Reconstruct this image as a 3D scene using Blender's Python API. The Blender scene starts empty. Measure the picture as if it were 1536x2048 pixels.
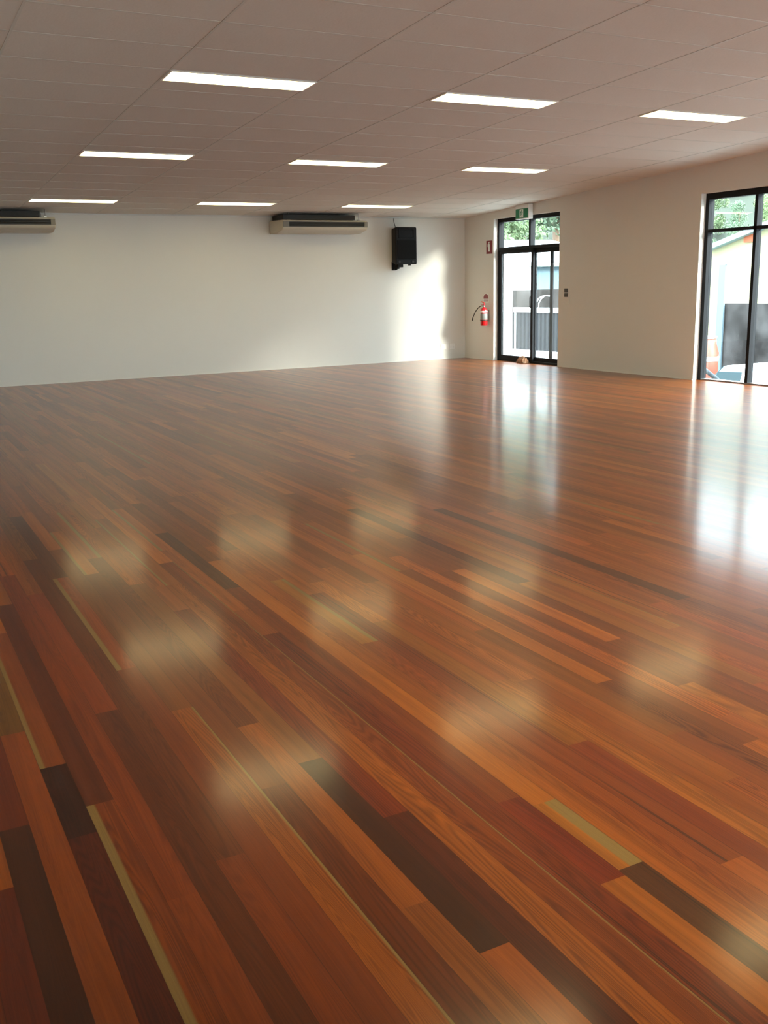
import bpy, bmesh, math, random
from mathutils import Matrix, Vector
random.seed(7)
D = bpy.data
COL = bpy.context.scene.collection

# ------------------------------------------------------------------ helpers
def lin(c):
    return tuple((v/12.92 if v <= .04045 else ((v+.055)/1.055)**2.4) for v in (x/255 for x in c))

class MB:
    """collects boxes, prisms and tubes in world coordinates; build() links them as one mesh object"""
    def __init__(s): s.v = []; s.f = []
    def add(s, vs, fs):
        b = len(s.v); s.v += [tuple(v) for v in vs]; s.f += [tuple(b+i for i in f) for f in fs]; return s
    def box(s, x0, x1, y0, y1, z0, z1):
        v = [(x, y, z) for z in (z0, z1) for y in (y0, y1) for x in (x0, x1)]
        return s.add(v, [(0,2,3,1),(4,5,7,6),(0,1,5,4),(2,6,7,3),(0,4,6,2),(1,3,7,5)])
    def prism(s, poly, axis, a, b):
        """poly: 2-D outline in the two other axes (in xyz order), extruded along axis from a to b"""
        def P(q, t):
            q = list(q); q.insert(axis, t); return q
        n = len(poly)
        v = [P(q, a) for q in poly] + [P(q, b) for q in poly]
        f = [tuple(range(n))[::-1], tuple(range(n, 2*n))]
        f += [(i, (i+1) % n, n+(i+1) % n, n+i) for i in range(n)]
        return s.add(v, f)
    def cyl(s, p0, p1, r0, r1=None, n=16, caps=True):
        r1 = r0 if r1 is None else r1
        p0, p1 = Vector(p0), Vector(p1); d = (p1-p0).normalized()
        a = d.orthogonal().normalized(); b = d.cross(a)
        v = []
        for p, r in ((p0, r0), (p1, r1)):
            for i in range(n):
                t = 2*math.pi*i/n; v.append(p+a*math.cos(t)*r+b*math.sin(t)*r)
        f = [(i, (i+1) % n, n+(i+1) % n, n+i) for i in range(n)]
        if caps: f += [tuple(range(n))[::-1], tuple(range(n, 2*n))]
        return s.add(v, f)
    def tube(s, pts, r, n=8):
        pts = [Vector(p) for p in pts]; v = []; prev = None
        for k, p in enumerate(pts):
            d = (pts[min(k+1, len(pts)-1)]-pts[max(k-1, 0)]).normalized()
            a = d.orthogonal().normalized() if prev is None else (prev-d*prev.dot(d)).normalized()
            prev = a; b = d.cross(a)
            rr = r[k] if isinstance(r, (list, tuple)) else r
            for i in range(n):
                t = 2*math.pi*i/n; v.append(p+a*math.cos(t)*rr+b*math.sin(t)*rr)
        f = []
        for k in range(len(pts)-1):
            f += [(k*n+i, k*n+(i+1) % n, (k+1)*n+(i+1) % n, (k+1)*n+i) for i in range(n)]
        f += [tuple(range(n))[::-1], tuple(range((len(pts)-1)*n, len(pts)*n))]
        return s.add(v, f)
    def lathe(s, c, prof, n=24):
        """prof: (radius, z) list around the vertical axis through c"""
        v = []; f = []
        for r, z in prof:
            for i in range(n):
                t = 2*math.pi*i/n; v.append((c[0]+r*math.cos(t), c[1]+r*math.sin(t), c[2]+z))
        m = len(prof)
        for k in range(m-1):
            f += [(k*n+i, k*n+(i+1) % n, (k+1)*n+(i+1) % n, (k+1)*n+i) for i in range(n)]
        f += [tuple(range(n))[::-1], tuple(range((m-1)*n, m*n))]
        return s.add(v, f)
    def build(s, name, mat, parent=None, bevel=0, smooth=False, seg=2):
        off = Vector(parent_world(parent)) if parent else Vector((0, 0, 0))
        me = D.meshes.new(name); me.from_pydata([Vector(v)-off for v in s.v], [], s.f); me.update()
        bm = bmesh.new(); bm.from_mesh(me)
        if bevel:
            bmesh.ops.remove_doubles(bm, verts=bm.verts, dist=1e-5)
            bmesh.ops.bevel(bm, geom=[e for e in bm.edges if e.calc_face_angle(0) > .5], offset=bevel, segments=seg, affect='EDGES', profile=.5, clamp_overlap=True)
        bmesh.ops.recalc_face_normals(bm, faces=bm.faces)
        bm.to_mesh(me); bm.free()
        if smooth:
            for p in me.polygons: p.use_smooth = True
        me.materials.append(mat)
        o = D.objects.new(name, me); COL.objects.link(o)
        if parent: o.parent = parent
        return o

def parent_world(o):
    p = Vector((0, 0, 0))
    while o is not None:
        p = p+o.location; o = o.parent
    return p

def tag(o, label=None, cat=None, group=None, kind=None):
    if label: o['label'] = label
    if cat: o['category'] = cat
    if group: o['group'] = group
    if kind: o['kind'] = kind
    return o

def empty(name, loc, label=None, cat=None, group=None, kind=None):
    o = D.objects.new(name, None); COL.objects.link(o); o.location = loc; o.empty_display_size = .1
    return tag(o, label, cat, group, kind)

def copy_tree(o, parent=None):
    c = o.copy(); COL.objects.link(c)
    if parent is not None: c.parent = parent
    for ch in [x for x in D.objects if x.parent == o]: copy_tree(ch, c)
    return c

# ------------------------------------------------------------------ materials
class NT:
    def __init__(s, name):
        s.m = D.materials.new(name); s.m.use_nodes = True; s.t = s.m.node_tree; s.t.nodes.clear()
        s.out = s.t.nodes.new('ShaderNodeOutputMaterial')
    def n(s, typ, **kw):
        x = s.t.nodes.new(typ)
        for k, v in kw.items():
            if hasattr(x, k): setattr(x, k, v)
            else: x.inputs[k].default_value = v
        return x
    def l(s, a, b): s.t.links.new(a, b); return s
    def math(s, op, a, b=None, c=None, clamp=False):
        x = s.t.nodes.new('ShaderNodeMath'); x.operation = op; x.use_clamp = clamp
        for i, q in enumerate((a, b, c)):
            if q is None: continue
            if isinstance(q, (int, float)): x.inputs[i].default_value = q
            else: s.t.links.new(q, x.inputs[i])
        return x.outputs[0]
    def mix(s, fac, a, b, blend='MIX'):
        x = s.t.nodes.new('ShaderNodeMix'); x.data_type = 'RGBA'; x.blend_type = blend
        for sock, q in ((x.inputs[0], fac), (x.inputs[6], a), (x.inputs[7], b)):
            if isinstance(q, (int, float)): sock.default_value = q
            elif isinstance(q, tuple): sock.default_value = (*q[:3], 1)
            else: s.t.links.new(q, sock)
        return x.outputs[2]

def simple(name, rgb, rough=.5, metal=0., var=.06, scale=12., bump=0., spec=.5, srgb=True):
    """plain painted / plastic / metal surface with a slight procedural mottling"""
    k = NT(name); c = lin(rgb) if srgb else rgb
    tc = k.n('ShaderNodeTexCoord'); no = k.n('ShaderNodeTexNoise', Scale=scale, Detail=4.)
    k.l(tc.outputs['Object'], no.inputs['Vector'])
    lo = tuple(x*(1-var) for x in c); hi = tuple(min(1, x*(1+var)) for x in c)
    fac = no.outputs[0]
    if var > .3: fac = k.math('MULTIPLY', k.math('SUBTRACT', fac, .36), 3.4, clamp=True)
    col = k.mix(fac, lo, hi)
    b = k.n('ShaderNodeBsdfPrincipled', Roughness=rough, Metallic=metal)
    b.inputs['Specular IOR Level'].default_value = spec
    k.l(col, b.inputs['Base Color']).l(b.outputs[0], k.out.inputs[0])
    if bump:
        bp = k.n('ShaderNodeBump', Strength=bump, Distance=.01)
        k.l(no.outputs[0], bp.inputs['Height']).l(bp.outputs[0], b.inputs['Normal'])
    return k.m

def emitter(name, rgb, strength):
    k = NT(name); e = k.n('ShaderNodeEmission', Strength=strength); e.inputs[0].default_value = (*rgb, 1)
    k.l(e.outputs[0], k.out.inputs[0]); return k.m

def glass(name, tint):
    k = NT(name)
    t = k.n('ShaderNodeBsdfTransparent'); t.inputs[0].default_value = (*tint, 1)
    g = k.n('ShaderNodeBsdfGlossy', Roughness=0.); g.inputs[0].default_value = (1, 1, 1, 1)
    # both faces of the thin pane reflect like the outside of glass (no total reflection inside it)
    ge = k.n('ShaderNodeNewGeometry'); fr = k.n('ShaderNodeFresnel'); ms = k.n('ShaderNodeMixShader')
    k.l(k.math('ADD', 1.45, k.math('MULTIPLY', ge.outputs['Backfacing'], 1/1.45-1.45)), fr.inputs['IOR'])
    k.l(fr.outputs[0], ms.inputs[0]).l(t.outputs[0], ms.inputs[1]).l(g.outputs[0], ms.inputs[2]).l(ms.outputs[0], k.out.inputs[0])
    return k.m

def corrugated(name, rgb, pitch, axis, rough=.5, depth=.35):
    """sheet metal with vertical ribs running along z, pitch in metres"""
    k = NT(name); tc = k.n('ShaderNodeTexCoord'); sp = k.n('ShaderNodeSeparateXYZ'); k.l(tc.outputs['Object'], sp.inputs[0])
    w = k.math('SINE', k.math('MULTIPLY', sp.outputs[axis], 2*math.pi/pitch))
    b = k.n('ShaderNodeBsdfPrincipled', Roughness=rough); b.inputs['Base Color'].default_value = (*lin(rgb), 1); b.inputs['Specular IOR Level'].default_value = .1
    bp = k.n('ShaderNodeBump', Strength=depth, Distance=pitch*.25)
    k.l(w, bp.inputs['Height']).l(bp.outputs[0], b.inputs['Normal']).l(b.outputs[0], k.out.inputs[0])
    return k.m

FLOOR_GAIN = (.92, .80, .22)
def floor_material():
    k = NT('polished_hardwood_boards')
    at = k.n('ShaderNodeAttribute', attribute_name='board'); ax = k.n('ShaderNodeAttribute', attribute_name='extra')
    uv = k.n('ShaderNodeUVMap', uv_map='along')
    su = k.n('ShaderNodeSeparateXYZ'); k.l(uv.outputs[0], su.inputs[0])
    se = k.n('ShaderNodeSeparateColor'); k.l(ax.outputs[0], se.inputs[0])
    u, v = su.outputs[0], su.outputs[1]; rnd = se.outputs[2]
    def vec(sx, sy, so):
        c = k.n('ShaderNodeCombineXYZ')
        k.l(k.math('MULTIPLY', u, sx), c.inputs[0]); k.l(k.math('MULTIPLY', v, sy), c.inputs[1]); k.l(k.math('MULTIPLY', rnd, so), c.inputs[2])
        return c.outputs[0]
    def noise(vc, scale, detail=3., dist=0.):
        x = k.n('ShaderNodeTexNoise', Scale=scale, Detail=detail, Distortion=dist); k.l(vc, x.inputs['Vector']); return x.outputs[0]
    fine = noise(vec(26, 2.2, 91), 1.6, 5.)            # pores and fine streaks along the board
    broad = noise(vec(2.0, .8, 57), 1.0, 3., .6)       # broad tone drift
    fig = noise(vec(1.15, .55, 133), 1.0, 1.5, .3)     # growth-ring figure (contours of a smooth field)
    ring = k.math('SINE', k.math('MULTIPLY', fig, 95.))
    ring = k.math('POWER', k.math('ABSOLUTE', ring), 2.5)
    amp = k.math('ADD', .09, k.math('MULTIPLY', k.math('POWER', k.math('FRACT', k.math('MULTIPLY', rnd, 7.31)), 2.), .36))
    val = k.math('ADD', k.math('MULTIPLY', fine, .6), k.math('MULTIPLY', broad, 1.0))
    val = k.math('SUBTRACT', val, k.math('MULTIPLY', ring, amp))
    val = k.math('ADD', val, .25)
    val = k.math('MAXIMUM', val, .35)
    cm = k.n('ShaderNodeCombineXYZ')
    # darker streaks also turn redder
    k.l(k.math('POWER', val, .9), cm.inputs[0]); k.l(k.math('POWER', val, 1.03), cm.inputs[1]); k.l(k.math('POWER', val, 1.08), cm.inputs[2])
    col = k.mix(1., at.outputs[0], cm.outputs[0], 'MULTIPLY')
    # dark gum streaks on some boards
    st = noise(vec(7.5, .35, 211), 1.3, 2., .2)
    stm = k.math('MULTIPLY', k.math('GREATER_THAN', k.math('FRACT', k.math('MULTIPLY', rnd, 13.7)), .88), k.math('SMOOTH_MIN', k.math('MULTIPLY', k.math('MAXIMUM', k.math('SUBTRACT', st, .62), 0.), 9.), .75, .1))
    col = k.mix(stm, col, lin((38, 20, 10)))
    # sapwood edges
    wob = k.math('MULTIPLY', k.math('SUBTRACT', noise(vec(.1, 1.6, 17), 1., 2.), .5), .22)
    def edge(width, uu):
        e = k.math('SUBTRACT', k.math('MULTIPLY', width, k.math('ADD', 1., wob)), uu)
        return k.math('MULTIPLY', k.math('MULTIPLY', e, 14., clamp=True), k.math('GREATER_THAN', width, .01))
    sap = k.math('MAXIMUM', edge(se.outputs[0], u), edge(se.outputs[1], k.math('SUBTRACT', 1., u)))
    sapc = k.mix(fine, lin((100, 76, 34)), lin((130, 102, 50)))
    col = k.mix(k.math('MULTIPLY', sap, .9), col, sapc)
    # the fine dark joint between boards
    jn = k.math('MINIMUM', u, k.math('SUBTRACT', 1., u))
    jm = k.math('MULTIPLY', k.math('LESS_THAN', jn, .012), .45)
    col = k.mix(jm, col, lin((30, 14, 7)))
    # satin polyurethane: a fairly sharp gloss with a broader haze around it
    bp = k.n('ShaderNodeBump', Strength=.05, Distance=.002)
    k.l(noise(vec(1.5, .5, 77), 1., 1.), bp.inputs['Height'])
    lobes = []
    for rough in (.145, .33):
        b = k.n('ShaderNodeBsdfPrincipled', IOR=1.5, Roughness=rough)
        k.l(col, b.inputs['Base Color']).l(bp.outputs[0], b.inputs['Normal']); lobes.append(b)
    ms = k.n('ShaderNodeMixShader'); ms.inputs[0].default_value = .42
    k.l(lobes[0].outputs[0], ms.inputs[1]).l(lobes[1].outputs[0], ms.inputs[2]).l(ms.outputs[0], k.out.inputs[0])
    return k.m

M = dict(
    wall=simple('painted_plaster', (221, 218, 209), .75, var=.012, scale=2.5, spec=.2),
    tile=simple('mineral_fibre_tile', (221, 219, 212), .9, var=.03, scale=60., bump=.1, spec=.1),
    bar=simple('white_grid_bar', (208, 209, 202), .5, var=.01, spec=.3),
    rim=simple('white_light_frame', (235, 235, 232), .4, var=.01),
    lamp=emitter('lit_diffuser', (1., .84, .42), 5.2),
    alu=simple('black_aluminium', (24, 25, 28), .6, var=.05, spec=.15),
    alu_grey=simple('bare_aluminium', (150, 152, 155), .4, .6),
    glass=glass('window_glass', (.94, .97, .96)),
    ac=simple('cream_plastic', (192, 186, 170), .5, var=.02),
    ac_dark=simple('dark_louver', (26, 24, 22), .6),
    ac_grey=simple('grey_grille_end', (120, 114, 106), .6),
    black=simple('black_plastic', (14, 13, 12), .6, var=.1, scale=40, spec=.2),
    grille=simple('black_speaker_mesh', (17, 16, 15), .8, var=.2, scale=260, spec=.15),
    steel=simple('steel_rod', (165, 163, 158), .35, .8),
    white=simple('white_plastic', (232, 230, 224), .4, var=.01),
    green=simple('exit_green', (14, 122, 74), .4, var=.02),
    signwhite=simple('sign_white', (240, 244, 236), .4, var=.01),
    red=simple('sign_red', (128, 32, 34), .4, var=.03),
    extred=simple('extinguisher_red', (190, 24, 30), .22, var=.03),
    silver=simple('silver_label', (126, 127, 123), .5, 0., var=.1, scale=30),
    dark=simple('dark_rubber', (42, 38, 32), .6),
    display=simple('dark_display', (62, 54, 46), .25),
    cloth=simple('brown_cloth', (150, 112, 84), .9, var=.35, scale=18, bump=.4),
    concrete=simple('pale_concrete', (165, 163, 158), .9, var=.06, scale=3, bump=.1),
    asphalt=simple('car_park_asphalt', (98, 98, 98), .9, var=.12, scale=5, spec=.1),
    render_w=simple('white_render', (240, 240, 236), .8, var=.02, scale=4),
    cream=simple('cream_render', (142, 138, 106), .8, var=.02, scale=4),
    roof=simple('pale_roof_sheet', (215, 220, 224), .5, var=.03),
    trim_b=simple('pale_blue_trim', (120, 146, 150), .5, var=.02),
    blue=corrugated('pale_blue_sheet', (92, 114, 124), .22, 0, .5, .2),
    railgrey=simple('grey_rail_paint', (52, 60, 66), .6, var=.05, spec=.1),
    bluepost=simple('pale_blue_post', (86, 102, 110), .5, var=.03),
    fence=corrugated('dark_fence_sheet', (40, 41, 45), .14, 1, .55),
    blockwall=simple('stained_dark_wall', (56, 54, 54), .9, var=.6, scale=1.1, bump=.2, spec=.05),
    rail=simple('white_rail_paint', (236, 238, 240), .45, var=.02),
    orange=simple('orange_sign', (146, 66, 12), .5),
    barrel=simple('orange_red_plastic', (128, 62, 48), .5, var=.05),
    car=simple('white_car_paint', (238, 239, 240), .2, var=.01),
    carglass=simple('tinted_car_glass', (62, 78, 84), .08, var=.05),
    tyre=simple('tyre_rubber', (28, 28, 28), .8),
    bark=simple('tree_bark', (118, 96, 80), .9, var=.3, scale=6),
    leaf_a=simple('leaf_mid_green', (104, 122, 90), .6, var=.35, scale=.6, spec=.05),
    leaf_b=simple('leaf_grey_green', (102, 120, 98), .6, var=.35, scale=.6, spec=.05),
    leaf_c=simple('leaf_light_green', (126, 144, 104), .6, var=.3, scale=.6, spec=.05),
    floor=floor_material(),
)

# ------------------------------------------------------------------ room
HB, SL = 2.578, .04854            # ceiling height at the back wall, rise per metre towards the front
XL, YF = -11.25, -18.6            # left and front walls
TH = .2
def cz(y): return HB-SL*y
DOOR = (-2.862, -.966); WIN = (-8.46, -5.928); WIN2 = (-17.0, -9.4); HEAD = 2.5  # third span: unseen window, assumed and lengthened to brighten the room

def structure(o): o['kind'] = 'structure'; return o

mb = MB()
mb.box(0, TH, DOOR[1], TH, -.3, 4)
mb.box(0, TH, WIN[1], DOOR[0], -.3, 4)
mb.box(0, TH, WIN2[1], WIN[0], -.3, 4)
mb.box(0, TH, YF-TH, WIN2[0], -.3, 4)
for a, b in (DOOR, WIN, WIN2): mb.box(0, TH, a, b, HEAD, 4)
structure(mb.build('wall_right', M['wall']))
structure(MB().box(XL-TH, 0, 0, TH, -.3, 4).build('wall_back', M['wall']))
structure(MB().box(XL-TH, XL, YF, 0, -.3, 4).build('wall_left', M['wall']))
FW = (-7.4, -1.0)      # unseen glazing behind the viewer, added to raise the room light
structure(MB().box(XL-TH, FW[0], YF-TH, YF, -.3, 4.2).box(FW[1], 0, YF-TH, YF, -.3, 4.2).box(FW[0], FW[1], YF-TH, YF, 2.6, 4.2).build('wall_front', M['wall']))

# ceiling of mineral tiles in an exposed grid
v = [(x, y, cz(y)+dz) for dz in (0, .12) for y in (YF-TH, TH*.5) for x in (XL-TH, TH*.5)]
ceil = MB().add(v, [(0,1,3,2),(4,6,7,5),(0,4,5,1),(2,3,7,6),(0,2,6,4),(1,5,7,3)]).build('ceiling', M['tile'])
structure(ceil)
GX = [-7.975+1.2*i for i in range(-2, 7)]
GY = [-1.27-.6*i for i in range(-1, 29)]
LX = [-7.96+2.4*j for j in range(3)]; LW, LD = 1.17, .276
LY = [-1.273, -4.883, -8.181, -11.86]         # far edge of each row of lights
bars = MB()
def bar(x0, x1, y0, y1, d=.0025):
    vv = [(x, y, cz(y)+dz) for dz in (-d, .01) for y in (y0, y1) for x in (x0, x1)]
    bars.add(vv, [(0,2,3,1),(4,5,7,6),(0,1,5,4),(2,6,7,3),(0,4,6,2),(1,3,7,5)])
def covered(x0, x1, y):
    return any(x0 < lx+.6 < x1 and y0-LD+.03 < y < y0-.03 for lx in LX for y0 in LY)
for x in GX:
    bar(x-.009, x+.009, YF, 0)
xs = [XL]+GX+[0]
for y in GY:
    if not YF < y < 0: continue
    for a, b in zip(xs, xs[1:]):
        if not covered(a, b, y): bar(a, b, y-.009, y+.009, .002)
for lx in LX:
    for y0 in LY:
        yy = y0-LD-.012 if abs((y0+1.27) % .6) < .1 or abs((y0+1.27) % .6) > .5 else y0+.012
        bar(lx-.01, lx+LW+.01, yy-.007, yy+.007, .002)
bars.box(XL, 0, -.022, 0, cz(-.022)-.02, cz(0)+.01)      # wall angle on the back wall
o = bars.build('tile_grid', M['bar'], ceil)

# the recessed fluorescent fittings
def make_light():
    r = empty('ceiling_light', (0, 0, 0), 'lit recessed ceiling light', 'ceiling light', 'recessed ceiling lights')
    w, d = LW/2+.012, LD/2+.01
    f = MB()
    f.box(-w, w, -d, -d+.012, -.009, .02).box(-w, w, d-.012, d, -.009, .02)
    f.box(-w, -w+.014, -d+.012, d-.012, -.009, .02).box(w-.014, w, -d+.012, d-.012, -.009, .02)
    f.build('frame', M['rim'], r)
    MB().box(-w+.014, w-.014, -d+.012, d-.012, -.007, .015).build('diffuser', M['lamp'], r)
    return r
proto = make_light()
rows = ['row along the back wall', 'second row from the back wall', 'third row from the back wall', 'fourth row from the back wall']
cols = ['farthest from the windows', 'the middle one', 'closest to the windows']
first = True
for i, y0 in enumerate(LY):
    for j, x0 in enumerate(LX):
        o = proto if first else copy_tree(proto); first = False
        yc = y0-LD/2; o.location = (x0+LW/2, yc, cz(yc)); o.rotation_euler = (-math.atan(SL), 0, 0)
        o['label'] = 'lit recessed ceiling light in the %s, %s' % (rows[i], cols[j])

# ------------------------------------------------------------------ floor boards
X0, BW = -10.0235, .0765
SPEC = {  # board row: (far end, near end, colour, sapwood on the left edge, on the right edge)
 -4: [(-12.9,-14.6,(96,40,20),0,0)],
 -3: [(-13.0,-14.35,(100,42,20),0,0),(-14.35,-15.6,(112,52,22),0,0)],
 -2: [(-12.6,-13.83,(128,66,26),0,0),(-13.83,-15.7,(88,32,15),0,0)],
 -1: [(-12.2,-13.55,(92,36,18),0,0),(-13.55,-15.7,(58,25,10),0,0)],
 0: [(-11.7,-12.94,(96,64,36),0,0),(-12.94,-15.8,(118,56,21),0,0)],
 1: [(-11.9,-13.24,(112,54,26),.24,0),(-13.24,-13.68,(50,18,8),0,0),(-13.68,-15.8,(72,24,11),0,0)],
 2: [(-11.5,-13.533,(80,34,18),0,0),(-13.533,-15.8,(114,52,18),.34,0)],
 3: [(-11.0,-14.07,(110,48,18),0,0),(-14.07,-15.8,(112,50,20),0,0)],
 4: [(-11.4,-12.925,(116,50,20),0,0),(-12.925,-15.8,(82,36,17),0,0)],
 5: [(-8.9,-10.745,(112,66,40),0,0),(-10.745,-12.3,(86,42,24),0,0),(-12.3,-13.97,(92,42,20),0,0),(-13.97,-15.8,(106,46,19),0,0)],
 6: [(-9.6,-11.184,(84,42,24),0,0),(-11.184,-12.571,(122,54,24),.3,0),(-12.571,-15.8,(104,46,22),0,0)],
 7: [(-10.6,-13.037,(104,54,30),0,0),(-13.037,-15.9,(130,68,26),0,.13)],
 8: [(-11.2,-13.69,(100,48,26),0,0),(-13.69,-15.9,(88,38,17),0,0)],
 9: [(-10.9,-13.27,(98,46,26),0,0),(-13.27,-14.37,(130,68,30),0,0),(-14.37,-15.9,(118,62,26),0,0)],
 10: [(-11.5,-13.6,(110,60,33),0,0),(-13.6,-14.585,(56,24,9),0,0),(-14.585,-15.9,(126,62,26),0,0)],
 11: [(-12.0,-14.0,(104,40,18),0,0),(-14.0,-15.9,(72,27,12),0,0)],
 12: [(-11.6,-15.9,(132,70,30),0,0)],
 13: [(-11.2,-15.9,(112,52,24),0,.09)],
 14: [(-12.5,-15.9,(102,41,18),0,0)],
 15: [(-10.55,-11.81,(80,42,26),0,0),(-11.81,-14.09,(108,50,24),0,0),(-14.09,-14.52,(104,36,16),0,0),(-14.52,-15.9,(136,75,30),0,0)],
 16: [(-11.3,-14.15,(146,82,36),0,0),(-14.15,-14.497,(142,84,38),0,.55),(-14.497,-15.9,(72,38,18),0,0)],
 17: [(-11.0,-15.2,(136,72,32),0,0)],
 18: [(-11.8,-12.8,(140,88,44),0,.3),(-12.8,-15.3,(124,60,28),0,0)],
 19: [(-12.1,-14.6,(112,52,26),0,0)],
 20: [(-12.6,-13.915,(130,76,36),0,0),(-13.915,-15.7,(112,48,24),0,0)],
 31: [(-10.6,-12.47,(84,40,24),0,0)], 33: [(-11.2,-13.3,(136,82,46),0,.1)], 37: [(-10.9,-13.04,(84,46,30),0,0)],
}
PAL = [((112,54,26),26),((128,68,32),20),((98,44,22),16),((104,42,20),12),((84,38,20),9),((142,84,42),8),((64,29,15),4),((152,98,52),3),((116,64,36),12)]
rb = random.Random(21)
def pick():
    t = rb.uniform(0, sum(w for _, w in PAL))
    for c, w in PAL:
        t -= w
        if t <= 0: break
    j = rb.uniform(.9, 1.12); h = rb.uniform(-4, 4)
    c = tuple(a*.38+b*.62 for a, b in zip(c, (140, 78, 41)))
    return tuple(max(5, min(255, q)) for q in (c[0]*j+h, c[1]*j, c[2]*j-h*.5))
bv, bf, bc, be, buv = [], [], [], [], []
def board(xa, xb, ya, yb, col, sl, sr):
    n = len(bv); bv.extend([(xa, yb, 0), (xb, yb, 0), (xb, ya, 0), (xa, ya, 0)]); bf.append((n, n+1, n+2, n+3))
    r = rb.random(); L = ya-yb
    c = tuple(q*g for q, g in zip(lin(col), FLOOR_GAIN))
    for (u, w) in ((0, 0), (1, 0), (1, L), (0, L)):
        bc.append((*c, 1)); be.append((sl, sr, r, 1)); buv.append((u, w+r*37))
k0 = math.floor((XL-X0)/BW); k1 = math.ceil((0.1-X0)/BW)
for k in range(k0, k1):
    xa, xb = max(XL-.02, X0+k*BW), min(.1, X0+(k+1)*BW)
    segs = SPEC.get(k, [])
    y = .0
    if not (DOOR[0] < -1 < DOOR[1]): pass
    out = []
    stops = list(segs)+[None]
    for sg in stops:
        end = sg[0] if sg else YF
        while y > end+1e-6:
            L = rb.choice((.9, 1.2, 1.5, 1.8, 2.1, 2.4))*rb.uniform(.9, 1.1)
            if y == 0.: L *= rb.uniform(.3, 1)
            ny = y-L
            if ny < end+.35: ny = end
            out.append((y, ny, pick(), .0 if rb.random() > .025 else rb.uniform(.08, .3), .0 if rb.random() > .025 else rb.uniform(.08, .3)))
            y = ny
        if sg: out.append((y, sg[1], sg[2], sg[3], sg[4])); y = sg[1]
    for s_ in out: board(xa, xb, *s_)
me = D.meshes.new('floor'); me.from_pydata(bv, [], bf); me.update()
a1 = me.color_attributes.new('board', 'FLOAT_COLOR', 'CORNER'); a2 = me.color_attributes.new('extra', 'FLOAT_COLOR', 'CORNER')
ul = me.uv_layers.new(name='along')
for i in range(len(bc)):
    a1.data[i].color = bc[i]; a2.data[i].color = be[i]; ul.data[i].uv = buv[i]
me.materials.append(M['floor'])
fl = D.objects.new('floor', me); COL.objects.link(fl); structure(fl)

# skirting bead: a thin shadow-line moulding at the foot of the walls
structure(MB().box(XL, -.012, -.012, 0, 0, .012).build('baseboard_back', M['wall']))
structure(MB().box(-.012, 0, WIN[1]+.004, DOOR[0]-.004, 0, .012).box(-.012, 0, DOOR[1]+.004, -.012, 0, .012).build('baseboard_right', M['wall']))

# ------------------------------------------------------------------ glazed door and windows (dark aluminium, set back in the wall)
FX0, FX1 = .085, .185
def pane(name, parent, y0, y1, z0, z1, x=.14):
    return MB().box(x-.003, x+.003, y0, y1, z0, z1).build(name, M['glass'], parent)
dr = empty('door_1', (FX0, sum(DOOR)/2, 0), kind='structure')
ya, yb = DOOR
f = MB()
f.box(FX0, FX1, yb-.05, yb, 0, HEAD).box(FX0, FX1, ya, ya+.05, 0, HEAD).box(FX0, FX1, ya+.05, yb-.05, HEAD-.065, HEAD)
f.box(FX0, FX1, ya+.05, yb-.05, 0, .035)
f.build('door_frame', M['alu'], dr)
MB().box(FX0-.005, FX1, ya+.05, yb-.05, 1.955, 2.005).build('transom_bar', M['alu'], dr, .003)
MB().box(FX0, FX1, -1.955, -1.9, 2.005, HEAD-.065).build('upper_mullion', M['alu'], dr, .003)
pane('upper_pane', dr, -1.9, yb-.05, 2.005, HEAD-.065); pane('upper_pane', dr, ya+.05, -1.955, 2.005, HEAD-.065)
def leaf(name, y0, y1, x0, x1, z0, z1, top, side, label=None):
    s_ = MB()
    s_.box(x0, x1, y0, y0+side, z0, z1).box(x0, x1, y1-side, y1, z0, z1)
    s_.box(x0, x1, y0+side, y1-side, z0, z0+.07).box(x0, x1, y0+side, y1-side, z1-top, z1)
    o = s_.build(name, M['alu'], dr, .002)
    pane('leaf_pane', o, y0+side, y1-side, z0+.07, z1-top, (x0+x1)/2)
    return o
leaf('door_leaf', -2.03, yb-.055, .09, .13, .035, 1.956, .07, .06)
leaf('door_leaf', ya+.055, -1.985, .135, .175, .035, 1.956, .08, .055)
# the outer stile of the leaf slid behind
MB().box(.178, .2, -2.47, -2.39, .03, 1.95).build('outer_stile', M['alu'], dr, .002)
h = MB().tube([(.088, -1.99, .95), (.06, -1.99, .97), (.06, -1.99, 1.13), (.088, -1.99, 1.15)], .008, 8)
h.build('pull_handle', M['alu'], dr, smooth=True)

def window(name, span, panes):
    w = empty(name, (FX0, sum(span)/2, 0), kind='structure')
    ya, yb = span
    f = MB()
    f.box(FX0, FX1, yb-.06, yb, 0, HEAD).box(FX0, FX1, ya, ya+.06, 0, HEAD).box(FX0, FX1, ya+.06, yb-.06, HEAD-.08, HEAD)
    f.build('window_frame', M['alu'], w)
    MB().box(FX0, FX1, ya+.06, yb-.06, 0, .02).build('sill_track', M['alu_grey'], w, .002)
    MB().box(FX0, FX1, ya+.06, yb-.06, 1.99, 2.032).build('transom_bar', M['alu'], w, .003)
    n = panes; pw = (yb-ya-.12)/n; x = yb-.06
    for i in range(n):
        y1 = yb-.06-pw*i; y0 = y1-pw
        if i: y1 -= .025
        if i < n-1: y0 += .025
        pane('upper_pane', w, y0, y1, 2.032, HEAD-.08); pane('lower_pane', w, y0, y1, .02, 1.99)
        if i < n-1:
            MB().box(FX0, FX1, y0-.05, y0, .02, HEAD-.08).build('mullion', M['alu'], w, .003)
    return w
sw = empty('added_window_3', ((FW[0]+FW[1])/2, YF-.1, 0), kind='structure')  # out of view, put in as extra daylight for the interior
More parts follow.
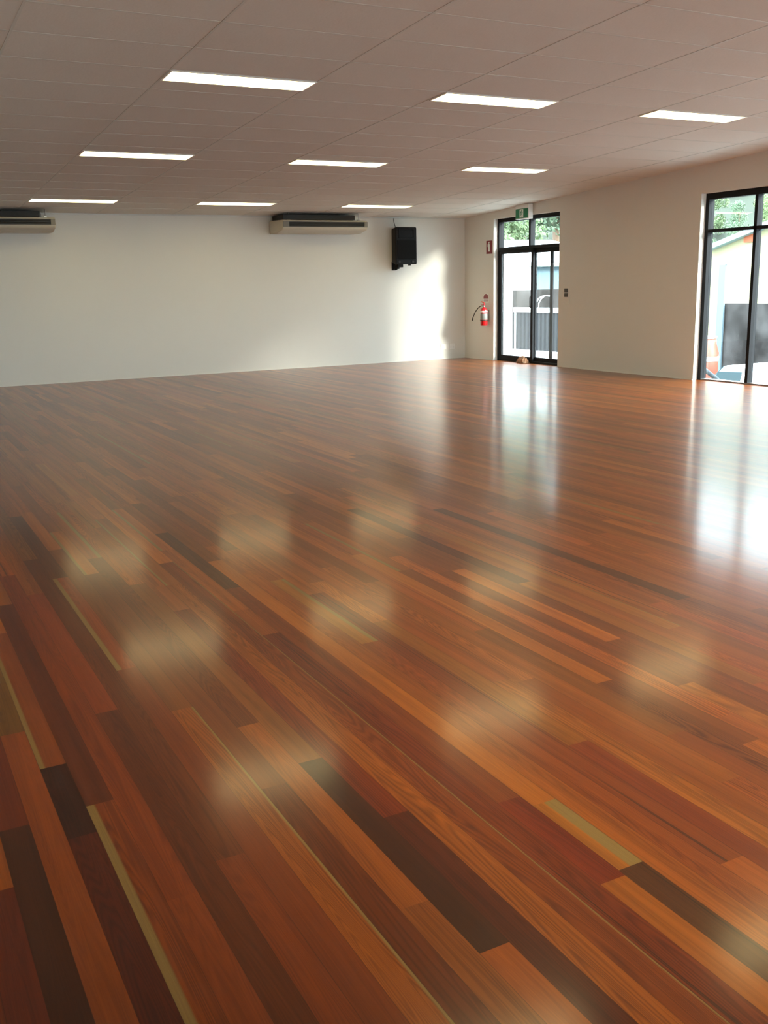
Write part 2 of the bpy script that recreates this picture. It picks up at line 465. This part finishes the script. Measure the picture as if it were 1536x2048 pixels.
f = MB().box(FW[0], FW[1], YF-.15, YF-.05, 2.52, 2.6).box(FW[0], FW[1], YF-.15, YF-.05, 0, .05)
f.box(FW[0], FW[0]+.06, YF-.15, YF-.05, .05, 2.52).box(FW[1]-.06, FW[1], YF-.15, YF-.05, .05, 2.52)
f.build('window_frame', M['alu'], sw)
NP = 5; PW = (FW[1]-FW[0]-.12)/NP
for i in range(NP):
    a = FW[0]+.06+i*PW
    MB().box(a+.025, a+PW-.025, YF-.103, YF-.097, .05, 2.52).build('pane', M['glass'], sw)
    if i: MB().box(a-.025, a+.025, YF-.15, YF-.05, .05, 2.52).build('mullion', M['alu'], sw)
window('window_1', WIN, 3); window('added_window_2', WIN2, 9)  # the longer one is unseen, added to let in more daylight

# ------------------------------------------------------------------ fittings on the walls
def make_ac(name, x1, wid, label):
    """under-ceiling air conditioner hung on rods against the back wall; x1 is its end nearer the window wall"""
    x0 = x1-wid
    r = empty(name, ((x0+x1)/2, 0, 2.26), label, 'air conditioner', 'air conditioners high on the back wall')
    prof = [(-.03, 2.275), (-.03, 2.49), (-.59, 2.475), (-.615, 2.462), (-.615, 2.352), (-.58, 2.318), (-.35, 2.272)]
    b = MB().prism(prof, 0, x0, x1).build('body', M['ac'], r, .014, seg=3)
    MB().box(x0+.05, x1-.2, -.53, -.05, 2.486, 2.565).build('gap_shade_block', M['ac_dark'], r)  # dark box added to deepen the shade between unit and ceiling
    g = MB()
    ga, gb, z0, z1 = x0+.012, x1-.008, 2.362, 2.452
    yf = -.628
    g.box(ga, gb, yf, -.614, z0, z0+.008).box(ga, gb, yf, -.614, z1-.008, z1)
    g.box(ga, ga+.1, yf, -.614, z0+.008, z1-.008).box(gb-.06, gb, yf, -.614, z0+.008, z1-.008)
    gr = g.build('air_outlet', M['ac_grey'], r)
    MB().box(ga+.1, gb-.06, -.619, -.6145, z0+.008, z1-.008).build('outlet_recess', M['ac_dark'], gr)
    for q in (.034, .058):
        MB().prism([(-.627, z0+q), (-.621, z0+q+.006), (-.6195, z0+q+.004), (-.6255, z0+q-.002)], 0, ga+.1, gb-.06).build('louver', M['ac_dark'], gr)
    for xx in (x0+.16, x1-.12):
        for yy in (-.12, -.5):
            h = MB().cyl((xx, yy, 2.48), (xx, yy, cz(yy)-.003), .006, n=8)
            h.box(xx-.025, xx+.025, yy-.02, yy+.02, 2.483, 2.493)
            h.build('hanger_rod', M['steel'], r)
    return r
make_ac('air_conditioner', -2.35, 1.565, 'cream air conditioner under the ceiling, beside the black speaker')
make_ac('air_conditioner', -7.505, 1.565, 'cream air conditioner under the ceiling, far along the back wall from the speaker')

# loudspeaker on its bracket
sp = empty('loudspeaker', (-1.43, -.05, 1.74), 'black loudspeaker on a bracket high on the white back wall', 'loudspeaker')
yb_, yf_ = -.07, -.33
xb0, xb1, xf0, xf1 = -1.60, -1.27, -1.657, -1.222
z0, z1 = 1.745, 2.395
vv = [(xb0, yb_, z0+.03), (xb1, yb_, z0+.03), (xb1, yb_, z1-.02), (xb0, yb_, z1-.02), (xf0, yf_, z0), (xf1, yf_, z0), (xf1, yf_, z1), (xf0, yf_, z1)]
MB().add(vv, [(0,1,2,3),(7,6,5,4),(0,4,5,1),(3,2,6,7),(0,3,7,4),(1,5,6,2)]).build('cabinet', M['black'], sp, .022, seg=3)
g = MB().box(xf0+.03, xf1-.03, yf_-.008, yf_+.004, z0+.09, z0+.42).build('grille', M['grille'], sp, .006)
hn = MB()
hx0, hx1, hz0, hz1 = xf0+.075, xf1-.075, z1-.185, z1-.045
hn.add([(hx0, yf_-.006, hz0), (hx1, yf_-.006, hz0), (hx1, yf_-.006, hz1), (hx0, yf_-.006, hz1),
        (hx0+.09, yf_+.05, hz0+.045), (hx1-.09, yf_+.05, hz0+.045), (hx1-.09, yf_+.05, hz1-.045), (hx0+.09, yf_+.05, hz1-.045)],
       [(0,1,5,4),(1,2,6,5),(2,3,7,6),(3,0,4,7),(4,5,6,7)])
hr = hn.build('horn', M['black'], sp)
MB().box(hx0-.014, hx1+.014, yf_-.01, yf_+.002, hz0-.014, hz0).box(hx0-.014, hx1+.014, yf_-.01, yf_+.002, hz1, hz1+.014).box(hx0-.014, hx0, yf_-.01, yf_+.002, hz0, hz1).box(hx1, hx1+.014, yf_-.01, yf_+.002, hz0, hz1).build('horn_rim', M['black'], hr)
for xx in (xf0+.07, xf1-.09):
    MB().cyl((xx, yf_-.008, z0+.05), (xx, yf_+.01, z0+.05), .022, n=14).build('port', M['ac_dark'], sp)
br = MB()
br.box(-1.57, -1.49, -.012, 0, 1.65, 1.80).box(-1.55, -1.51, -.19, -.012, 1.672, 1.70).box(-1.555, -1.45, -.22, -.1, 1.70, 1.752)
br.cyl((-1.53, -.1, 1.655), (-1.53, -.1, 1.75), .022)
br.build('wall_bracket', M['black'], sp, .003)
MB().box(-1.34, -1.30, -.24, -.2, 1.73, 1.752).build('foot', M['black'], sp, .003)
MB().tube([(-1.52, -.1, 2.37), (-1.522, -.06, 2.44), (-1.522, -.03, 2.50), (-1.525, -.022, 2.56)], .006, 8).build('speaker_cable', M['dark'], sp, smooth=True)

# exit sign hung over the door
ex = empty('exit_sign', (-.05, -1.95, 2.44), 'green and white running-man exit sign above the glazed door', 'exit sign')
MB().box(-.105, -.012, -2.15, -1.775, 2.432, cz(-2)-.004).build('housing', M['white'], ex, .006)
MB().box(-.112, -.104, -2.135, -1.79, 2.448, 2.602).build('sign_face', M['green'], ex)
fx = -.1135
pg = MB().box(fx, -.111, -2.01, -1.905, 2.458, 2.592).build('doorway_symbol', M['signwhite'], ex)
fm = MB(); c0 = -1.957
def yz(pts, x0=-.1155, x1=-.1132):
    fm.prism([(c0-p, q) for p, q in pts], 0, x0, x1)      # picture right is towards -y
t = [2*math.pi*i/12 for i in range(12)]
yz([(.012+.011*math.cos(a), 2.573+.011*math.sin(a)) for a in t])
yz([(-.012, 2.56), (.008, 2.562), (.004, 2.522), (-.014, 2.52)])                 # trunk
yz([(.006, 2.56), (.036, 2.545), (.04, 2.527), (.032, 2.527), (.028, 2.54), (.004, 2.548)])   # leading arm
yz([(-.012, 2.56), (-.03, 2.54), (-.034, 2.525), (-.026, 2.525), (-.022, 2.536), (-.008, 2.546)])  # trailing arm
yz([(.004, 2.524), (.03, 2.5), (.024, 2.47), (.014, 2.47), (.018, 2.498), (-.006, 2.518)])    # leading leg
yz([(-.014, 2.524), (-.018, 2.495), (-.038, 2.474), (-.03, 2.468), (-.008, 2.49), (-.002, 2.522)])  # trailing leg
fm.build('running_figure', M['green'], pg)

# fire extinguisher location sign
ls = empty('location_sign', (-.004, -.82, 1.9), 'small red fire extinguisher location sign beside the door frame', 'sign')
MB().box(-.006, -.001, -.915, -.735, 1.905, 2.135).build('plate', M['red'], ls)
ic = MB()
ic.prism([(-.852, 1.945), (-.798, 1.945), (-.798, 2.06), (-.81, 2.078), (-.84, 2.078), (-.852, 2.06)], 0, -.0085, -.0055)
ic.box(-.0085, -.0055, -.835, -.815, 2.078, 2.1).box(-.0085, -.0055, -.85, -.8, 2.1, 2.112)
ic.prism([(-.815, 2.092), (-.785, 2.082), (-.772, 2.03), (-.78, 2.028), (-.791, 2.074), (-.815, 2.083)], 0, -.0085, -.0055)
ic.build('extinguisher_symbol', M['signwhite'], ls)
# round-topped identification tag
ds = empty('identification_sign', (-.004, -.727, 1.05), 'small round-topped red and white tag just above the extinguisher', 'sign')
top = [(-.727+.088*math.cos(a), 1.125+.085*math.sin(a)) for a in [math.pi*i/14 for i in range(15)]]
MB().prism([(-.639, 1.04)]+top+[(-.815, 1.04)], 0, -.005, -.001).build('plate', M['signwhite'], ds)
top = [(-.727+.08*math.cos(a), 1.12+.078*math.sin(a)) for a in [math.pi*i/14 for i in range(15)]]
MB().prism([(-.647, 1.108)]+top+[(-.807, 1.108)], 0, -.0075, -.0045).build('red_panel', M['red'], ds)
q = MB()
for zz in (1.09, 1.072, 1.054): q.box(-.0075, -.0045, -.8, -.655, zz, zz+.008)
q.build('text_lines', M['red'], ds)

# fire extinguisher
EX, EY, EZ = -.098, -.80, .632
fe = empty('fire_extinguisher', (EX, EY, EZ), 'red fire extinguisher with a black hose hung on the wall beside the door', 'fire extinguisher')
R0 = .066
MB().lathe((EX, EY, EZ), [(R0*.86, 0), (R0, .008), (R0, .262), (R0*.93, .288), (R0*.7, .308), (R0*.36, .32), (R0*.3, .335)], 28).build('cylinder', M['extred'], fe, smooth=True)
MB().lathe((EX, EY, EZ), [(R0+.0006, .235), (R0+.0008, .236), (R0+.0008, .262), (R0+.0006, .263)], 28).build('label_band', M['signwhite'], fe, smooth=True)
MB().lathe((EX, EY, EZ), [(R0+.0006, .105), (R0+.001, .106), (R0+.001, .212), (R0+.0006, .213)], 28).build('instruction_label', M['silver'], fe, smooth=True)
MB().lathe((EX, EY, EZ), [(R0+.002, .085), (R0+.004, .086), (R0+.004, .1), (R0+.002, .101)], 28).build('strap', M['dark'], fe, smooth=True)
MB().box(EX+.03, -.001, EY-.03, EY+.03, EZ+.07, EZ+.28).build('wall_bracket', M['steel'], fe)
vl = MB().cyl((EX, EY, EZ+.33), (EX, EY, EZ+.37), .016, n=12)
vl.build('valve', M['steel'], fe)
hd = MB().box(EX-.012, EX+.012, EY-.02, EY+.075, EZ+.37, EZ+.38)
hd.prism([(EY-.02, EZ+.392), (EY+.08, EZ+.425), (EY+.08, EZ+.432), (EY-.02, EZ+.402)], 0, EX-.012, EX+.012)
hd.cyl((EX, EY-.012, EZ+.36), (EX, EY-.012, EZ+.405), .012, n=10)
hd.build('handle', M['extred'], fe)
pts = []
P0, P1, P2, P3 = Vector((EX, EY+.01, EZ+.35)), Vector((EX, EY+.14, EZ+.385)), Vector((EX-.03, EY+.29, EZ+.24)), Vector((EX-.04, EY+.335, EZ+.08))
for i in range(15):
    t_ = i/14; pts.append(P0*(1-t_)**3+P1*3*t_*(1-t_)**2+P2*3*t_*t_*(1-t_)+P3*t_**3)
MB().tube(pts, [.008]*12+[.0085, .0105, .012], 10).build('hose', M['dark'], fe, smooth=True)
MB().tube([(EX-.02, EY+R0, EZ+.093), (EX-.02, EY+R0+.03, EZ+.096)], .006, 6).build('strap_clip', M['dark'], fe)

# wall controller beside the door
wc = empty('wall_controller', (0, -3.1, 1.03), 'small wall controller with two dark keys on the white wall past the door', 'wall switch')
MB().box(-.014, 0, -3.15, -3.01, 1.03, 1.29).build('plate', M['wall'], wc, .004)
for a, b in ((1.215, 1.275), (1.14, 1.202)):
    MB().box(-.019, -.0135, -3.125, -3.032, a, b).build('key', M['display'], wc, .002)

# double power outlets low on the back wall
def outlet(x, label):
    r = empty('power_outlet', (x, 0, .18), label, 'power outlet', 'double power outlets low on the back wall')
    MB().box(x-.062, x+.062, -.011, 0, .178, .284).build('plate', M['white'], r, .003)
    for dx in (-.03, .03):
        MB().box(x+dx-.006, x+dx+.006, -.015, -.0105, .25, .268).build('rocker', M['white'], r)
        s = MB()
        for a, b, ang in ((-.009, .222, .5), (.009, .222, -.5), (0, .205, 0)):
            ca, sa = math.cos(ang), math.sin(ang)
            s.add([(x+dx+a+px*ca-pz*sa, -.0113+dy, b+px*sa+pz*ca) for dy in (0, .0008) for px, pz in ((-.0012, -.005), (.0012, -.005), (.0012, .005), (-.0012, .005))], [(0,1,2,3),(4,7,6,5),(0,4,5,1),(1,5,6,2),(2,6,7,3),(3,7,4,0)])
        s.build('socket_slots', M['dark'], r)
    return r
outlet(-.49, 'white double power outlet, the one farther from the room corner')
outlet(-.30, 'white double power outlet, the one closer to the room corner')

# crumpled cloth left on the threshold
rc = random.Random(5); cv, cf = [], []
NU, NV = 13, 9
for i in range(NU):
    for j in range(NV):
        a, b = i/(NU-1)*2-1, j/(NV-1)*2-1
        rr = max(0, 1-a*a)*max(0, 1-b*b)
        cv.append((.03+b*.07+rc.uniform(-.006, .006), -1.84+a*.13+rc.uniform(-.008, .008), .004+rr**.6*.085*(1+.45*math.sin(a*7+b*3))+rc.uniform(0, .012)*rr))
for i in range(NU-1):
    for j in range(NV-1): cf.append((i*NV+j, (i+1)*NV+j, (i+1)*NV+j+1, i*NV+j+1))
ct = MB().add(cv, cf).build('crumpled_cloth', M['cloth'])
md = ct.modifiers.new('thick', 'SOLIDIFY'); md.thickness = .004; md.offset = 1
tag(ct, 'crumpled brown cloth lying on the floor against the glazed door', 'cloth')

# ------------------------------------------------------------------ outside
GZ = -1.5
tag(MB().box(-45, 70, -60, 70, GZ-.1, GZ).build('car_park_ground', M['asphalt']), kind='structure')
tag(MB().box(.2, 2.35, -3.5, 3.2, GZ, -.05).build('entry_landing_path', M['concrete']), kind='structure')

# landing fence: white rail and posts, dark ribbed infill
fx_ = 2.1
fn = empty('landing_fence', (fx_, -1, -.05), 'dark ribbed fence with white top rail outside the glazed door', 'fence')
MB().box(fx_-.035, fx_+.035, -3.45, 1.34, .775, .875).build('top_rail', M['rail'], fn, .006)
MB().box(fx_-.03, fx_+.03, -3.45, 1.4, -.035, .005).build('bottom_rail', M['rail'], fn, .004)
MB().box(fx_-.008, fx_+.008, -3.45, 1.4, .005, .775).build('ribbed_infill', M['fence'], fn)
for yy in (1.285, -1.2, -3.42): MB().box(fx_-.03, fx_-.009, yy-.018, yy+.018, -.05, .775).build('post', M['rail'], fn, .004)
# white hoop on the rail
hp = empty('hoop_rail', (fx_, .33, .875), 'white bent tube hoop standing above the fence rail outside', 'rail')
pts = [(fx_, .6, .875), (fx_, .585, .97), (fx_, .5, 1.06), (fx_, .38, 1.10), (fx_, .24, 1.115), (fx_, .12, 1.105), (fx_, .085, 1.06), (fx_, .08, .98), (fx_, .085, .875)]
MB().tube(pts, .011, 8).build('bent_tube', M['rail'], hp, smooth=True)
MB().tube([(fx_, .5, .885), (fx_, .49, .97), (fx_, .42, 1.05), (fx_, .33, 1.09)], .009, 8).build('inner_tube', M['rail'], hp, smooth=True)

# long white shed behind
SY = 9.5
sh = empty('white_shed', (9, SY, GZ), 'long white shed with pale sheet roof seen through the glazed door', 'shed')
MB().box(3.0, 12.0, SY, SY+5, GZ, 1.86).build('shed_wall', M['render_w'], sh)
rv = [(2.6, SY-.35, 1.93), (12.4, SY-.35, 1.93), (12.4, SY+4.2, 2.80), (2.6, SY+4.2, 2.80)]
MB().add(rv+[(x, y, z+.07) for x, y, z in rv], [(0,1,2,3),(7,6,5,4),(0,4,5,1),(1,5,6,2),(2,6,7,3),(3,7,4,0)]).build('shed_roof', M['roof'], sh)
MB().box(2.6, 12.4, SY-.42, SY-.35, 1.86, 1.99).build('gutter', M['alu_grey'], sh)
MB().box(8.62, 9.95, SY-.03, SY, GZ, 1.84).build('roller_door', M['blue'], sh)

# dark retaining walls
tag(MB().box(6.88, 9.6, 8.0, 8.2, GZ, 1.165).build('retaining_wall', M['blockwall']), 'dark stained wall standing in front of the white shed', 'wall')
tag(MB().box(10.0, 10.2, -11, 3.0, GZ, .724).build('retaining_wall', M['blockwall']), 'dark stained wall behind the white van, under the cream building', 'wall')
pp = empty('steel_post', (9.95, 3.2, GZ), 'tall pale blue post at the end of the dark wall', 'post')
MB().box(9.9, 9.96, 2.94, 3.17, GZ, 1.72).build('shaft', M['bluepost'], pp, .01)
MB().box(9.9, 9.95, 2.72, 3.2, 1.72, 1.78).build('top_arm', M['alu_grey'], pp)

# cream gabled building
GX_ = 16
gb = empty('gabled_building', (GX_+3, 3, GZ), 'cream gabled building with a small orange sign seen through the window', 'building')
sl = .262
yl, yr = 9.45, -7.5; ym = (yl+yr)/2; zl = 2.27
zm = zl+sl*(yl-ym)
MB().prism([(yl, GZ), (yl, zl), (ym, zm), (yr, zl), (yr, GZ)], 0, GX_, GX_+8).build('gable_wall', M['cream'], gb)
bt = MB()
for a, b in ((yl, ym), (yr, ym)):
    e = .35 if a > b else -.35
    za = zl-abs(e)*sl
    bt.prism([(a+e, za), (b, zm), (b, zm+.16), (a+e, za+.16)], 0, GX_-.3, GX_+8.3)
bt.build('gable_roof', M['trim_b'], gb)
MB().box(GX_-.06, GX_, 7.4, 7.93, 2.5, 2.76).build('orange_sign_board', M['orange'], gb)

# orange traffic barrel
tb = empty('traffic_barrel', (7, .68, GZ), 'orange-red traffic barrel with a white band beyond the white van', 'traffic barrel')
MB().lathe((7, .68, GZ), [(.36, 0), (.36, .08), (.3, .1), (.29, .75), (.31, .78), (.3, 1.02), (.31, 1.2), (.25, 1.4), (.24, 1.54)], 24).build('drum', M['barrel'], tb, smooth=True)
MB().lathe((7, .68, GZ), [(.298, 1.02), (.312, 1.025), (.315, 1.12), (.305, 1.125)], 24).build('white_band', M['signwhite'], tb, smooth=True)
MB().lathe((7, .68, GZ), [(.2, 1.53), (.255, 1.535), (.255, 1.58), (.2, 1.585)], 24).build('rim', M['signwhite'], tb, smooth=True)

# parked white van: front towards the barrel
cx0, cx1 = 3.3, 5.0
car = empty('van', (4.15, -4.9, GZ), 'white van parked outside just below the tall window', 'van')
def sec(y, pts): return [(x, y, z) for x, z in pts]
body = [(-2.65, .45, .62), (-2.72, .42, .70), (-3.0, .38, .86)]
bd = MB()
prof = [(-2.35, -1.2), (-2.33, -.95), (-2.55, -.78), (-3.05, -.62), (-6.85, -.55), (-7.0, -.75), (-7.02, -1.2)]
bd.prism(prof, 0, cx0, cx1).build('body', M['car'], car, .07, seg=3)
def loft(a, b):
    n = len(a); return a+b, [tuple(range(n))[::-1], tuple(range(n, 2*n))]+[(i, (i+1) % n, n+(i+1) % n, n+i) for i in range(n)]
lo = [(cx0+.04, -2.75, -.66), (cx1-.04, -2.75, -.66), (cx1-.04, -6.85, -.58), (cx0+.04, -6.85, -.58)]
hi = [(cx0+.2, -3.2, -.16), (cx1-.2, -3.2, -.16), (cx1-.2, -6.3, -.02), (cx0+.2, -6.3, -.02)]
vv, ff = loft(lo, hi); MB().add(vv, ff).build('cabin', M['car'], car, .05, seg=3)
def sidept(y, z, o=.012):
    zl_ = -.66+(-2.75-y)/4.1*.08; zh = -.16+(-3.2-y)/3.1*.14
    t_ = (z-zl_)/(zh-zl_); return (cx0+.04+.16*t_-o, y, z)
def panel(name, corners):
    a = [sidept(y, z) for y, z in corners]; b = [sidept(y, z, -.01) for y, z in corners]
    vv, ff = loft(a, b); return MB().add(vv, ff).build(name, M['carglass'], car)
panel('front_window', [(-2.97, -.58), (-3.12, -.27), (-3.66, -.245), (-3.68, -.56)])
ws = [(cx0+.16, -2.86, -.52), (cx1-.16, -2.86, -.52), (cx1-.26, -3.15, -.2), (cx0+.26, -3.15, -.2)]
MB().add(ws+[(x, y+.02, z+.02) for x, y, z in ws], [(0,1,2,3),(7,6,5,4),(0,4,5,1),(1,5,6,2),(2,6,7,3),(3,7,4,0)]).build('windscreen', M['carglass'], car)
MB().box(cx0-.2, cx0-.02, -3.06, -2.96, -.56, -.42).build('door_mirror', M['car'], car, .02)
for yy in (-3.2, -6.1):
    for xx in (cx0+.02, cx1-.22):
        w = MB().cyl((xx, yy, GZ+.31), (xx+.2, yy, GZ+.31), .31, n=24).build('wheel', M['tyre'], car)
        MB().cyl((xx-.006, yy, GZ+.31), (xx+.206, yy, GZ+.31), .19, n=20).build('hub', M['steel'], w)
# sloping hand rail of the ramp between the wall and the car
hr_ = empty('ramp_handrail', (1.5, -4.9, GZ), 'dark sloping handrail of the ramp outside the tall window', 'handrail')
MB().tube([(1.5, -4.1, .27), (1.5, -4.68, -.02), (1.5, -5.25, -.31), (1.5, -6.4, -.86)], .035, 8).build('rail', M['railgrey'], hr_, smooth=True)
for yy, zz in ((-4.15, .24), (-6.3, -.82)): MB().cyl((1.5, yy, GZ), (1.5, yy, zz), .025, n=8).build('post', M['railgrey'], hr_)

# wooded hill
def hill_material():
    k = NT('grassy_hillside'); tc = k.n('ShaderNodeTexCoord')
    n1 = k.n('ShaderNodeTexNoise', Scale=.25, Detail=6.); k.l(tc.outputs['Object'], n1.inputs['Vector'])
    c = k.mix(n1.outputs[0], lin((26, 34, 24)), lin((40, 48, 34)))
    b = k.n('ShaderNodeBsdfPrincipled', Roughness=.95); k.l(c, b.inputs['Base Color']).l(b.outputs[0], k.out.inputs[0]); return k.m
M['hill'] = hill_material()
U = Vector((.735, .678, 0)); V = Vector((.678, -.735, 0)); CB = Vector((-10.26, -16.11, 0))
def hp_(t_, s_): return CB+U*t_+V*s_
def hz(t_): return GZ if t_ < 50 else GZ+.36*(t_-50)
hv, hf = [], []; rh = random.Random(3)
ts = [50+2.5*i for i in range(32)]; ss = [-50+4*i for i in range(26)]
for t_ in ts:
    for s_ in ss:
        p_ = hp_(t_, s_); hv.append((p_.x, p_.y, hz(t_)+(rh.uniform(-.3, .3) if t_ > 52 else -.1)))
n_ = len(ss)
for i in range(len(ts)-1):
    for j in range(n_-1): hf.append((i*n_+j, i*n_+j+1, (i+1)*n_+j+1, (i+1)*n_+j))
tag(MB().add(hv, hf).build('hillside', M['hill'], smooth=True), kind='structure')
def tree_mesh(seed, h, r, nleaf, size):
    """leaf cards scattered on lumpy clumps around a forked trunk; returns (crown MB, trunk MB) about the origin"""
    q = random.Random(seed); crown, trunk = MB(), MB()
    trunk.tube([(0, 0, 0), (.1, .05, h*.3), (.05, -.1, h*.62), (0, 0, h*.9)], [.22, .17, .11, .03], 8)
    clumps = []
    for i in range(22):
        z = h*(.28+.68*q.random()); w = r*math.sqrt(max(.1, 1-((z/h-.55)/.5)**2))
        a = q.uniform(0, 2*math.pi); d = w*math.sqrt(q.random())*.85
        clumps.append((Vector((d*math.cos(a), d*math.sin(a), z)), r*q.uniform(.25, .45)))
        if i % 3 == 0: trunk.tube([(0, 0, z*.6), (d*math.cos(a)*.5, d*math.sin(a)*.5, z*.85), (d*math.cos(a), d*math.sin(a), z)], [.08, .05, .02], 6)
    for i in range(nleaf):
        c, cr = q.choice(clumps)
        dv = Vector((q.gauss(0, 1), q.gauss(0, 1), q.gauss(0, .8))).normalized()*cr*q.uniform(.55, 1.08)
        p_ = c+dv; a = Vector((q.gauss(0, 1), q.gauss(0, 1), q.gauss(0, 1))).normalized(); b = a.orthogonal().normalized(); c2 = a.cross(b)
        s_ = size*q.uniform(.6, 1.3)
        crown.add([p_-b*s_, p_-c2*s_*.5, p_+b*s_, p_+c2*s_*.5], [(0, 1, 2, 3)])
    return crown, trunk
KIND = {}
def make_tree(kind, loc, sc, rot, label, group):
    r = empty('tree', (0, 0, 0), label, 'tree', group)
    if kind not in KIND:
        sp_ = {'a': (11, 8, 3.2, 9000, .15), 'b': (12, 9, 3.0, 9000, .14), 'c': (13, 7, 2.8, 8000, .14)}[kind]
        cr, tr = tree_mesh(*sp_)
        KIND[kind] = (cr.build('crown', M['leaf_'+kind], r), tr.build('trunk', M['bark'], r))
    else:
        for src in KIND[kind]:
            c = src.copy(); COL.objects.link(c); c.parent = r
    r.location = loc; r.scale = (sc,)*3; r.rotation_euler = (0, 0, rot)
rt = random.Random(9)
def spot(t_, s_): p_ = hp_(t_, s_); return (p_.x, p_.y, hz(t_)-.15)
kinds = {'a': 'mid green', 'b': 'grey-green', 'c': 'light green'}
# behind the shed (seen over the door) and up the hill (seen over the window)
SPOTS = [('a', 53, -12.4, .95), ('b', 62, -10.6, 1.0), ('c', 55, -4.8, .55), ('a', 72, -15.5, 1.1), ('b', 71, -6.8, .75),
         ('b', 57, -1.6, .34), ('a', 57, 1.4, .33), ('c', 57.5, 4.4, .34), ('b', 60.5, -.1, .36), ('a', 60.6, 3.0, .35), ('c', 61, -3.2, .36), ('b', 61, 6.3, .36),
         ('a', 64, -1.7, .36), ('c', 64.4, 1.5, .36), ('b', 64, 4.7, .36),
         ('b', 72.8, -3.0, .26), ('a', 73, -.5, .25), ('c', 73, 1.9, .26), ('b', 73, 4.4, .27), ('a', 76.3, .7, .34), ('c', 76.4, -2.3, .32), ('b', 76.6, 3.7, .34),
         ('a', 82.5, -2.6, .75), ('b', 82.5, 4.2, .75), ('c', 89, 1.0, .85)]
for i, (kd, t_, s_, sc) in enumerate(SPOTS):
    grp = 'trees behind the white shed' if s_ < 0 else ('low trees on the near hillside' if t_ < 70 else 'trees higher up the hillside')
    lab = '%s leafy tree among the %s' % (kinds[kd], grp)
    make_tree(kd, spot(t_, s_), sc, rt.uniform(0, 6.28), lab, grp+', '+kinds[kd])

# ------------------------------------------------------------------ light
w = D.worlds.new('overcast_sky'); bpy.context.scene.world = w; w.use_nodes = True
nt = w.node_tree; nt.nodes.clear()
wo = nt.nodes.new('ShaderNodeOutputWorld'); bg = nt.nodes.new('ShaderNodeBackground')
tc = nt.nodes.new('ShaderNodeTexCoord'); sx = nt.nodes.new('ShaderNodeSeparateXYZ'); cr = nt.nodes.new('ShaderNodeValToRGB')
nt.links.new(tc.outputs['Generated'], sx.inputs[0]); nt.links.new(sx.outputs[2], cr.inputs[0])
cr.color_ramp.elements[0].position = .15; cr.color_ramp.elements[0].color = (.40, .475, .535, 1)
cr.color_ramp.elements[1].position = .7; cr.color_ramp.elements[1].color = (.80, .93, 1., 1)
nt.links.new(cr.outputs[0], bg.inputs[0]); bg.inputs[1].default_value = 12.
nt.links.new(bg.outputs[0], wo.inputs[0])
# hazy low sun behind thin cloud
sd = D.lights.new('hazy_sun', 'SUN'); sd.energy = 6.0; sd.angle = math.radians(15); sd.color = (1., .95, .86)
so = D.objects.new('hazy_sun', sd); COL.objects.link(so)
dirv = Vector((-.50, .97, -.37)); so.rotation_euler = dirv.to_track_quat('-Z', 'Y').to_euler(); so.location = (12, -26, 14)

# ------------------------------------------------------------------ camera
cd = D.cameras.new('camera'); cam = D.objects.new('camera', cd); COL.objects.link(cam)
Rr = ((.88362780, -.46766212, -.02222745), (-.12481037, -.18953513, -.97390903), (.45124748, .86334731, -.22584759))
m3 = Matrix((Rr[0], [-q for q in Rr[1]], [-q for q in Rr[2]])).transposed()
cam.matrix_world = Matrix.Translation((-10.26246, -16.11156, 1.39285)) @ m3.to_4x4()
cd.sensor_fit = 'VERTICAL'; cd.sensor_height = 36.; cd.lens = 36*1955.702/2048; cd.clip_start = .05; cd.clip_end = 400
sc = bpy.context.scene; sc.camera = cam

sc.view_settings.view_transform = 'Standard'; sc.view_settings.look = 'None'
sc.view_settings.exposure = .94; sc.view_settings.gamma = 1.; sc.view_settings.use_curve_mapping = False
cy = sc.cycles
cy.use_denoising = True; cy.denoiser = 'OPENIMAGEDENOISE'; cy.max_bounces = 14; cy.diffuse_bounces = 8; cy.glossy_bounces = 5
cy.transparent_max_bounces = 12; cy.sample_clamp_indirect = 12.; cy.caustics_reflective = True
